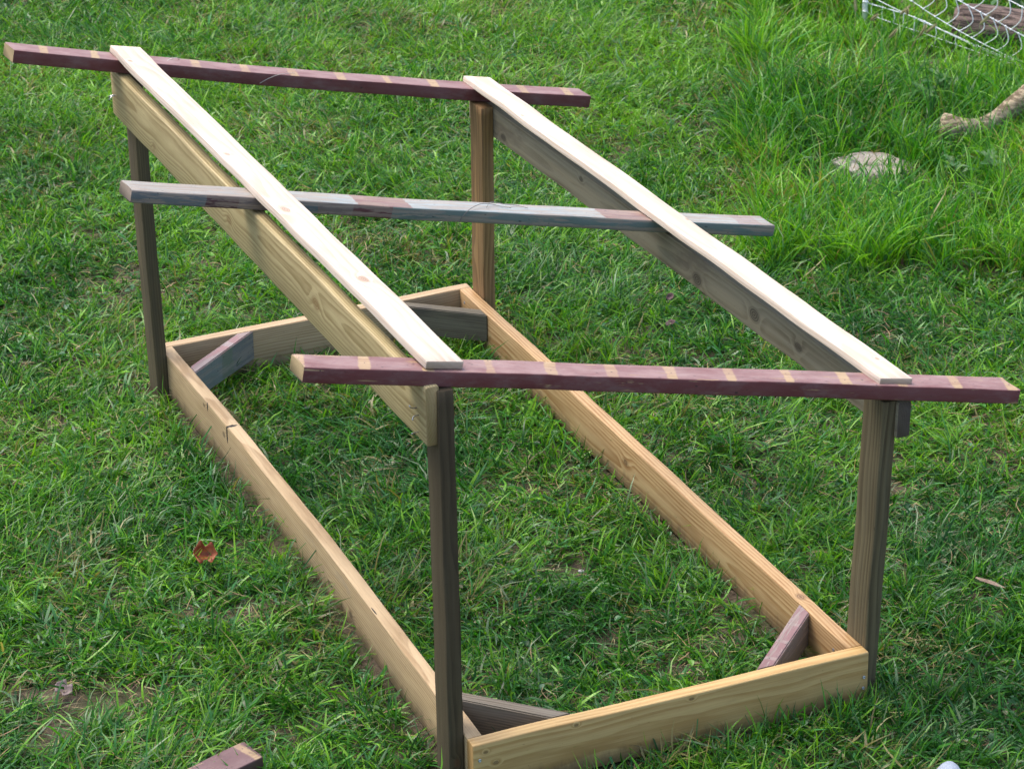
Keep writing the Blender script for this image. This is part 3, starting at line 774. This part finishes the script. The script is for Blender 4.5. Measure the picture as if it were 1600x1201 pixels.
STR = [[(3.586, 4.345, .177), (3.599, 4.315, .162), (3.643, 4.212, .155), (3.677, 4.134, .155), (3.712, 4.054, .152), (3.759, 3.945, .15), (3.82, 3.805, .147), (3.891, 3.64, .145), (4.05, 3.28, .14)],
       [(3.587, 4.341, .232), (3.603, 4.306, .218), (3.646, 4.206, .207), (3.713, 4.051, .192), (3.782, 3.892, .175), (3.842, 3.753, .162), (3.896, 3.629, .155), (4.05, 3.28, .15)],
       [(3.585, 4.346, .271), (3.597, 4.32, .266), (3.683, 4.12, .252), (3.753, 3.959, .215), (3.799, 3.852, .191), (3.848, 3.74, .172), (3.896, 3.63, .16), (4.05, 3.28, .16)],
       [(3.585, 4.348, .303), (3.61, 4.288, .288), (3.646, 4.206, .268), (3.707, 4.065, .237), (3.753, 3.959, .219), (3.799, 3.852, .197), (3.896, 3.63, .167), (4.05, 3.28, .165)],
       [(3.583, 4.351, .38), (3.672, 4.146, .318), (3.71, 4.059, .283), (3.768, 3.924, .238), (3.83, 3.78, .199), (3.895, 3.63, .172), (4.05, 3.28, .17)],
       [(3.581, 4.356, .485), (3.691, 4.103, .414), (3.765, 3.931, .36), (3.828, 3.785, .318), (3.892, 3.639, .274), (4.05, 3.28, .20)],
       [(3.578, 4.362, .621), (3.738, 3.994, .483), (3.835, 3.77, .42), (3.888, 3.647, .386), (4.05, 3.28, .28)]]
def strand_mesh(path, r):
    """two-ply twisted twine with knots"""
    bm = bmesh.new()
    P_ = smooth_path(path, 10)
    dist = 0
    for ph_ in (0, math.pi):
        pp = []; dist = 0
        for i, p in enumerate(P_):
            if i: dist += (p - P_[i - 1]).length
            t = (P_[min(i + 1, len(P_) - 1)] - P_[max(i - 1, 0)]).normalized(); n1_ = t.orthogonal().normalized(); n2_ = t.cross(n1_)
            a = dist / .022 * 6.283 + ph_
            pp.append(p + (n1_ * math.cos(a) + n2_ * math.sin(a)) * r * .62)
        m_ = tube('t', pp, r * .75, 5); bm.from_mesh(m_); bpy.data.meshes.remove(m_)
    me = bpy.data.meshes.new('horizontal_strand'); bm.to_mesh(me); bm.free()
    for p in me.polygons: p.use_smooth = True
    return me
SP = []
for st_ in STR:
    c_ = Vector(st_[0]); SP.append(smooth_path(st_, 10))
    link('horizontal_strand', strand_mesh([Vector(q) - c_ for q in st_], .0017), twine_m, FENCE, Matrix.Translation(c_))
def at_len(path, s):
    d = 0
    for i in range(1, len(path)):
        l = (path[i] - path[i - 1]).length
        if d + l >= s: return path[i - 1].lerp(path[i], (s - d) / max(l, 1e-9))
        d += l
    return path[-1]
random.seed(5)
def strut(a, b, bow, wob):
    mid = a.lerp(b, .55) + Vector((-.43, .9, 0)) * bow * -1 + Vector((wob, 0, 0))
    q = smooth_path([a, mid, b], 7)
    bm = bmesh.new()
    m_ = tube('t', [p - a for p in q], .0020, 5); bm.from_mesh(m_); bpy.data.meshes.remove(m_)
    for e in (a, b):                                                   # moulded knots at both ends
        bmesh.ops.create_icosphere(bm, subdivisions=1, radius=.0045, matrix=Matrix.Translation(e - a))
    me = bpy.data.meshes.new('vertical_strut'); bm.to_mesh(me); bm.free()
    for p in me.polygons: p.use_smooth = True
    link('vertical_strut', me, white_pl, FENCE, Matrix.Translation(a))
for j in range(17):                                                    # upper tier 6->5->... follow the net
    s6 = .05 + j * .062
    for (u, l, off, bow) in ((6, 5, .03, .026), (5, 4, .035, .036)):
        strut(at_len(SP[u], s6 + off * (u - 4)), at_len(SP[l], s6), bow + random.uniform(-.004, .006), random.uniform(-.004, .004))
for j in range(9):
    s2 = .03 + j * .052
    strut(at_len(SP[2], s2 + .004), at_len(SP[1], s2), random.uniform(-.006, .010), 0)
    strut(at_len(SP[1], s2), at_len(SP[0], s2 - .004), random.uniform(-.004, .008), 0)

# bark-covered log behind the net
def lumpy_tube(name, path, radii, sides, amp, freq, seed, caps=True):
    P_ = [Vector(p) for p in path]; n = len(P_); V = []; Fc = []; prevn = None
    for i, p in enumerate(P_):
        t = (P_[min(i + 1, n - 1)] - P_[max(i - 1, 0)]).normalized()
        nn = (prevn - t * prevn.dot(t)) if prevn is not None else t.orthogonal()
        nn.normalize(); prevn = nn; bn = t.cross(nn)
        for k in range(sides):
            a = 2 * math.pi * k / sides
            rr = radii[i] * (1 + amp * (2 * float(vnoise(k * freq + seed * 9, i * .35, 1.0, seed)) - 1) + amp * .5 * (2 * float(vnoise(k * freq * 2.3, i * .9, 1.0, seed + 1)) - 1))
            V.append(p + nn * (rr * math.cos(a)) + bn * (rr * math.sin(a)))
    for i in range(n - 1):
        for k in range(sides):
            a = i * sides + k; b = i * sides + (k + 1) % sides; Fc.append((a, b, b + sides, a + sides))
    Fc.append(tuple(range(sides))[::-1]); Fc.append(tuple(range((n - 1) * sides, n * sides)))
    me = bpy.data.meshes.new(name); me.from_pydata([tuple(v) for v in V], [], Fc); me.update()
    for p in me.polygons: p.use_smooth = True
    return me
N = NT('rough_bark'); P = N.n('ShaderNodeTexCoord').outputs['Object']
v1 = N.noise(N.vmath('MULTIPLY', P, (9, 62, 62)), 1.0, 5.0, .65, .6); v2 = N.noise(P, 120, 3.0)
c = N.mix(N.smooth(v1, .38, .62), (.035, .026, .022), (.20, .145, .12)); c = N.mix(N.smooth(v2, .4, .8, 0, .4), c, (.14, .11, .10))
bark = N.done(c, .9, .2, N.bump(v1, .9, .02))
LA = Vector((3.845, 4.085, .205)); LB_ = Vector((4.75, 3.30, .19)); dv = LB_ - LA
path = [dv * (i / 40) for i in range(41)]
xd = dv.normalized()
Ml = frame_mw(LA, xd, Vector((0, 0, 1)).cross(xd)); inv = Ml.to_3x3().inverted()
lg = link('log', lumpy_tube('log', [inv @ p for p in path], [.088 + .006 * math.sin(i * .4) - (.012 if i == 0 else 0) for i in range(41)], 40, .07, .9, 3), bark, None, Ml)
tag(lg, 'grey-brown log with furrowed bark lying behind the white net fence', 'log')

N = NT('bare_branch'); P = N.n('ShaderNodeTexCoord').outputs['Object']
v1 = N.noise(N.vmath('MULTIPLY', P, (30, 30, 90)), 1.0, 4.0, .6); v2 = N.noise(P, 9, 3.0)
c = N.mix(N.smooth(v1, .40, .60), (.12, .088, .055), (.36, .29, .19)); c = N.mix(N.smooth(v2, .45, .65, 0, .6), c, (.22, .20, .155))
branch_m = N.done(c, .85, .2, N.bump(v1, 1.0, .008))
B0 = Vector((3.19, 3.105, .135))
bp_ = smooth_path([Vector(q) - B0 for q in ((3.175, 3.115, .17), (3.235, 3.085, .165), (3.33, 3.07, .172), (3.423, 3.07, .205), (3.505, 3.075, .258), (3.72, 3.146, .33), (3.95, 3.24, .36), (4.3, 3.35, .22))], 5)
br_ = link('branch', lumpy_tube('branch', bp_, [.060 - .024 * min(1, i / 9) - (.012 if i == 0 else 0) + .003 * math.sin(i * .45) for i in range(len(bp_))], 18, .10, .8, 6), branch_m, None, Matrix.Translation(B0))
tag(br_, 'thick curved pale tan branch with a broken end lying in long grass', 'branch')

def rock(name, c, size, rot, seed, mat, flat=.55):
    bm = bmesh.new(); bmesh.ops.create_icosphere(bm, subdivisions=4, radius=1.0)
    rg_ = random.Random(seed)
    planes = [(Vector((rg_.uniform(-1, 1), rg_.uniform(-1, 1), rg_.uniform(-.6, .12))).normalized(), rg_.uniform(.62, .9)) for _ in range(16)] + [(Vector((.05, -.12, 1)).normalized(), flat)]
    for v in bm.verts:
        for nrm, d in planes:
            e = v.co.dot(nrm)
            if e > d: v.co -= nrm * (e - d) * .93
        f = float(fbm(v.co.x * 3 + seed, v.co.y * 3 + v.co.z * 2, .6, seed)) - .5
        v.co *= 1 + f * .13
        v.co = Vector((v.co.x * size[0], v.co.y * size[1], v.co.z * size[2]))
    me = bpy.data.meshes.new(name); bm.to_mesh(me); bm.free()
    for p in me.polygons: p.use_smooth = True
    me.set_sharp_from_angle(angle=rad(35))
    M = Matrix.Translation(c) @ Matrix.Rotation(rot, 4, 'Z')
    return link(name, me, mat, None, M)
N = NT('limestone'); P = N.n('ShaderNodeTexCoord').outputs['Object']
v1 = N.noise(P, 22, 5.0, .65); v2 = N.noise(P, 130, 3.0); v3 = N.noise(P, 6, 2.0)
c = N.mix(N.smooth(v1, .35, .65), (.28, .24, .205), (.41, .37, .32)); c = N.mix(N.smooth(v2, .6, .75, 0, .35), c, (.14, .11, .09)); c = N.mix(N.smooth(v3, .52, .7, 0, .45), c, (.22, .13, .085))
stone_m = N.done(c, .85, .25, N.bump(N.math('ADD', v1, v2), .6, .01))
sk = rock('stone', (2.80, 2.955, .088), (.175, .13, .11), -.42, 4, stone_m, .52)
tag(sk, 'pale flat-topped stone half buried in the long grass', 'stone')
sk = rock('stone', (2.735, 2.885, .075), (.05, .04, .04), .3, 9, stone_m, .7)
tag(sk, 'small dark stone chip beside the flat-topped stone', 'stone')
sk = rock('stone', (.639, .815, .028), (.010, .009, .007), .3, 12, mk_plain('white_pebble', (.40, .38, .35), .7), .8)
tag(sk, 'tiny white pebble on the grass inside the base boards', 'pebble')

# ------------------------------------------------------------------ leaves, weeds, seed heads
def mk_leafcol(name, a, b, rough=.55, trans=.25):
    N = NT(name); P = N.n('ShaderNodeTexCoord').outputs['Object']
    n_ = N.noise(P, 55, 4.0, .6); c = N.mix(N.smooth(n_, .38, .62), a, b)
    p = N.n('ShaderNodeBsdfPrincipled'); N.put(p.inputs['Base Color'], c); p.inputs['Roughness'].default_value = rough
    N.put(p.inputs['Normal'], N.bump(n_, .4, .003))
    tr = N.n('ShaderNodeBsdfTranslucent'); N.put(tr.inputs[0], c); mx = N.n('ShaderNodeMixShader'); mx.inputs[0].default_value = trans
    N.t.links.new(p.outputs[0], mx.inputs[1]); N.t.links.new(tr.outputs[0], mx.inputs[2])
    o = N.n('ShaderNodeOutputMaterial'); N.t.links.new(mx.outputs[0], o.inputs[0]); return N.mat
def lobed_leaf(name, L, Wd, curl, fold, lobes=0.0, nseg=14, teeth=5, droop=.0, twist=0.0):
    """leaf blade along +X, origin at the stalk; cross rows bent by curl and fold"""
    V = []; Fc = []; cross = (-1, -.55, 0, .55, 1)
    for i in range(nseg + 1):
        u = i / nseg
        w = Wd / 2 * (math.sin(math.pi * min(1, u * .93 + .07)) ** .7) * (1 - lobes * (.5 + .5 * math.cos(u * teeth * 6.283)))
        w = max(w, .0006)
        for v in cross:
            x = u * L; y = v * w; z = abs(v) * w * fold - droop * L * u * u + curl * L * (u - .5) ** 2 + .12 * w * math.sin(u * 9 + v * 3)
            a = twist * u
            V.append((x, y * math.cos(a) - z * math.sin(a), y * math.sin(a) + z * math.cos(a)))
    for i in range(nseg):
        for k in range(4):
            p = i * 5 + k; Fc.append((p, p + 1, p + 6, p + 5))
    me = bpy.data.meshes.new(name); me.from_pydata(V, [], Fc); me.update()
    for p in me.polygons: p.use_smooth = True
    me.materials.clear(); return me
def euler_mw(loc, r): 
    from mathutils import Euler
    M = Euler(r).to_matrix().to_4x4(); M.translation = Vector(loc); return M
rust = mk_leafcol('rust_leaf', (.30, .050, .022), (.46, .13, .045)); dkleaf = mk_leafcol('dark_leaf', (.05, .022, .025), (.09, .04, .04)); greyleaf = mk_leafcol('grey_leaf', (.25, .19, .18), (.18, .13, .12))
yleaf = mk_leafcol('yellow_leaf', (.50, .33, .05), (.42, .22, .05)); fleaf = mk_leafcol('buff_leaf', (.30, .21, .15), (.20, .13, .09))
def leaf_thing(me, mat, loc, r, label):
    o = link('fallen_leaf', me, mat, None, euler_mw(loc, r)); tag(o, label, 'leaf')
    sm_ = o.modifiers.new('thickness', 'SOLIDIFY'); sm_.thickness = .0006
    return o
def gz(x, y): return float(gheight(x, y))
leaf_thing(lobed_leaf('fallen_leaf', .066, .072, 1.1, .9, .5, 20, 2), rust, (-.295, 1.268, gz(-.29, 1.27) + .038), (.9, .15, -.2), 'curled rust-brown dead leaf on the grass outside the pale tan board')
leaf_thing(lobed_leaf('fallen_leaf', .030, .026, .6, .5), dkleaf, (1.615, 2.235, gz(1.61, 2.23) + .028), (.3, -.5, .4), 'dark maroon fallen leaf farther from the frame of two')
leaf_thing(lobed_leaf('fallen_leaf', .034, .026, .6, .5), dkleaf, (1.530, 2.075, gz(1.53, 2.07) + .028), (.3, -.4, -.5), 'dark maroon fallen leaf closer to the frame of two')
leaf_thing(lobed_leaf('fallen_leaf', .050, .050, .7, .6, .5, 18, 2), greyleaf, (-.80, .800, gz(-.80, .80) + .022), (.4, .3, -.9), 'greyish-pink fallen leaf beside the bare soil patch')
leaf_thing(lobed_leaf('fallen_leaf', .040, .028, .5, .4), yleaf, (1.545, 5.66, gz(1.545, 5.66) + .05), (.4, -.2, .1), 'yellow fallen leaf beyond the maroon striped rafter')
leaf_thing(lobed_leaf('fallen_leaf', .085, .014, .1, .6), fleaf, (1.53, .285, gz(1.53, .285) + .038), (.2, .1, -.95), 'long buff dry leaf on the grass by the grey ribbed post')

weed_m = mk_leafcol('weed_leaf', (.030, .115, .018), (.060, .165, .030), .5, .35)
stem_m = mk_plain('green_stem', (.10, .19, .05), .5)
WEED_LEAVES = [lobed_leaf('leaf', .115, .055, -.25, .35, .45, 20, 4, .15), lobed_leaf('leaf', .09, .05, -.2, .4, .35, 18, 3, .2), lobed_leaf('leaf', .075, .035, -.1, .4, .2, 16, 3, .25)]
for me in WEED_LEAVES: me.materials.append(weed_m)
rw = random.Random(8)
WEEDS = [(3.386, 3.45, 1.0, 'grey-green lobed weed growing behind the broken end of the tan branch'), (3.26, 3.34, .9, 'grey-green lobed weed rooted close above the broken branch end'),
         (2.975, 2.688, 1.05, 'grey-green lobed weed between the flat-topped stone and the branch'), (2.918, 2.47, .9, 'grey-green lobed weed in the long grass on the mown lawn side of the flat stone'),
         (2.304, 2.594, .8, 'grey-green lobed weed where the long grass meets the mown lawn'), (3.11, 2.66, 1.1, 'large grey-green lobed weed spreading under the tan branch')]
WEEDS += [(3.72, 4.48, 1.5, 'large leafy weed behind the white fence post'), (3.98, 4.28, 1.6, 'large leafy weed against the end of the bark-covered log'), (4.16, 4.16, 1.5, 'large leafy weed along the back of the bark-covered log')]
for (x, y, sc, lab) in WEEDS:
    base = Vector((x, y, gz(x, y))); t = empty('weed_plant', base); tag(t, lab, 'weed', 'lobed weeds in the long grass')
    hgt_ = .10 * sc
    link('stem', tube('stem', [(0, 0, -.01), (.003, .002, hgt_ * .5), (.0, .004, hgt_)], [.003, .0025, .0015], 6), stem_m, t, Matrix.Translation(base))
    for q in range(8):
        a = q * 2.4 + rw.uniform(-.3, .3); hz_ = hgt_ * (.55 + .45 * q / 7)
        link('leaf', WEED_LEAVES[q % 3], None, t, euler_mw(base + Vector((0, .003, hz_)), (rw.uniform(-.4, .4), rw.uniform(-.75, -.1), a)) @ Matrix.Scale(sc * rw.uniform(.5, .9), 4))

fox_m = mk_plain('seed_head', (.36, .34, .17), .7, 0, 300, .5); foxst = mk_plain('foxtail_stem', (.16, .22, .07), .5)
def fox_head(seed):
    """bristly spike along +Z"""
    rg_ = random.Random(seed); bm = bmesh.new(); L = .050
    for i in range(120):
        u = i / 120; a = i * 2.4; r0 = .0045 * math.sin(math.pi * min(1, u * .85 + .12)) ** .5
        p = Vector((r0 * math.cos(a), r0 * math.sin(a), u * L)); d = Vector((math.cos(a), math.sin(a), 1.1)).normalized()
        s = Vector((-math.sin(a), math.cos(a), 0)) * .0009
        tip = p + d * rg_.uniform(.005, .009); k = p + d * .002
        vs_ = [bm.verts.new(q) for q in (p - d * .001, k + s * 1.6, tip, k - s * 1.6)]
        bm.faces.new(vs_)
    m_ = tube('t', [(0, 0, 0), (0, 0, L * .2), (0, 0, L * .8), (0, 0, L)], [.002, .0042, .0036, .001], 7); bm.from_mesh(m_); bpy.data.meshes.remove(m_)
    me = bpy.data.meshes.new('seed_head'); bm.to_mesh(me); bm.free(); me.materials.append(fox_m); return me
FH = [fox_head(i) for i in range(2)]
FOXL = ['foxtail seed head standing on the lawn side of the white fence post', 'foxtail seed head standing before the net close to the white post', 'foxtail seed head, one of an upright pair side by side before the net', 'foxtail seed head, one of an upright pair side by side before the net', 'drooping foxtail seed head low against the bottom strands of the net', 'foxtail seed head, one of a crossed pair before the double strand of the net', 'foxtail seed head, one of a crossed pair before the double strand of the net', 'single foxtail seed head in front of the bark-covered log']
FOX = [(3.198, 3.777, .455), (3.201, 3.672, .448), (3.329, 3.669, .455), (3.357, 3.664, .452), (3.163, 3.472, .440), (3.308, 3.45, .445), (3.29, 3.46, .435), (3.537, 3.438, .45)]
for i, (x, y, z) in enumerate(FOX):
    lean = Vector((rw.uniform(-.05, .05), rw.uniform(-.05, .05), 0)); base = Vector((x, y, gz(x, y))) - lean
    t = empty('foxtail_plant', base); tag(t, FOXL[i], 'foxtail', 'foxtail seed heads before the net fence')
    top = Vector((x, y, z - .02)) - base; bendv = Vector((rw.uniform(-1, 1), rw.uniform(-1, 1), 0)).normalized()
    q = smooth_path([Vector((0, 0, -.01)), top * .5 - lean * .15, top], 5)
    link('stem', tube('stem', q, [.0016 - .0008 * k_ / len(q) for k_ in range(len(q))], 5), foxst, t, Matrix.Translation(base))
    hd_ = (bendv * rw.uniform(.3, 1.6) + Vector((0, 0, 1))).normalized()
    M = hd_.to_track_quat('Z', 'Y').to_matrix().to_4x4(); M.translation = base + top
    link('seed_head', FH[i % 2], None, t, M)

# ------------------------------------------------------------------ scraps of wire and string on the rafters
wire_m = mk_plain('grey_wire', (.16, .155, .15), .5, .3); string_m = mk_plain('pale_string', (.55, .52, .46), .8)
def lay(mw, pts): return [mw @ Vector(p) for p in pts]
mid_mw = member_mw((.4715, 1.1863, .9585), (-.03007, .20401, -.03828), 'x')
w_ = smooth_path(lay(mid_mw, [(-.02, -.046, -.017), (-.012, -.047, .0), (.005, -.043, .016), (.04, -.015, .021), (.075, .01, .017), (.11, .0, .015), (.13, -.02, .018)]), 5)
o = link('wire', tube('wire', [p - w_[0] for p in w_], .0009, 6), wire_m, None, Matrix.Translation(w_[0])); tag(o, 'thin grey wire curling over the edge of the slate blue rafter', 'wire')
w_ = smooth_path(lay(mid_mw, [(.06, -.02, .015), (.085, .012, .022), (.12, .005, .02), (.155, .015, .016), (.185, -.004, .015)]), 5)
o = link('wire', tube('wire', [p - w_[0] for p in w_], .0008, 6), wire_m, None, Matrix.Translation(w_[0])); tag(o, 'short loose wire lying flat on top of the slate blue rafter', 'wire')
bk_mw = member_mw((.4892, 2.3759, .9725), (-.00812, .22189, .01101), 'x')
w_ = smooth_path(lay(bk_mw, [(-.46, -.01, .0105), (-.44, .015, .013), (-.42, .02, .018), (-.405, .03, .012)]), 5)
o = link('string', tube('string', [p - w_[0] for p in w_], .0011, 6), string_m, None, Matrix.Translation(w_[0])); tag(o, 'pale string scrap on the smooth maroon rafter beside the knotty plank', 'string')
w_ = smooth_path(lay(bk_mw, [(-.175, -.0455, -.022), (-.15, -.046, -.005), (-.115, -.044, .010), (-.06, -.02, .0115)]), 5)
o = link('string', tube('string', [p - w_[0] for p in w_], .0007, 5), string_m, None, Matrix.Translation(w_[0])); tag(o, 'thin string hanging over the face of the smooth maroon rafter', 'string')

# ------------------------------------------------------------------ pale shoe toe at the lawn edge
N = NT('shoe_knit'); P = N.n('ShaderNodeTexCoord').outputs['Object']
n_ = N.noise(P, 420, 2.0); n2 = N.noise(P, 60, 3.0)
c = N.mix(N.smooth(n_, .35, .65), (.24, .28, .34), (.33, .37, .43)); c = N.mix(N.smooth(n2, .5, .7, 0, .5), c, (.25, .27, .33))
shoe_m = N.done(c, .9, .15, N.bump(n_, .5, .002)); sole_m = mk_plain('shoe_sole', (.45, .44, .42), .7)
SO = Vector((1.005, -.430, gz(1.005, -.430))); dirv = Vector((CAM_POS[0] - SO.x, CAM_POS[1] - SO.y, 0)).normalized(); sidev = Vector((-dirv.y, dirv.x, 0))
SH = empty('shoe', SO); tag(SH, 'pale blue-grey knitted shoe toe poking in at the edge of the lawn', 'shoe')
def loft(name, rows):
    V = []; Fc = []; k = len(rows[0])
    for r_ in rows: V += [tuple(p) for p in r_]
    for i in range(len(rows) - 1):
        for j in range(k): Fc.append((i * k + j, i * k + (j + 1) % k, (i + 1) * k + (j + 1) % k, (i + 1) * k + j))
    Fc.append(tuple(range(k))[::-1]); Fc.append(tuple(range((len(rows) - 1) * k, len(rows) * k)))
    me = bpy.data.meshes.new(name); me.from_pydata(V, [], Fc); me.update()
    for p in me.polygons: p.use_smooth = True
    return me
rows = []; rows2 = []
for i in range(15):
    u = i / 14; w = .047 * (math.sin(min(1, u * 2.1 + .1) * 1.57)) ** .75 * (1 - .18 * max(0, u - .4)); h = .020 + .048 * min(1, u * 4) ** .6 + .05 * max(0, u - .35)
    cpt = dirv * (u * .27)
    rows.append([cpt + sidev * (w * math.cos(a)) + Vector((0, 0, .012 + max(-.1, math.sin(a)) * h)) for a in [j * math.pi / 9 for j in range(18)]])
    rows2.append([cpt + sidev * (w * 1.06 * math.cos(a)) + Vector((0, 0, .008 + .009 * math.sin(a))) for a in [j * math.pi / 9 for j in range(18)]])
link('upper', loft('upper', rows), shoe_m, SH, Matrix.Translation(SO)); link('sole', loft('sole', rows2), sole_m, SH, Matrix.Translation(SO))
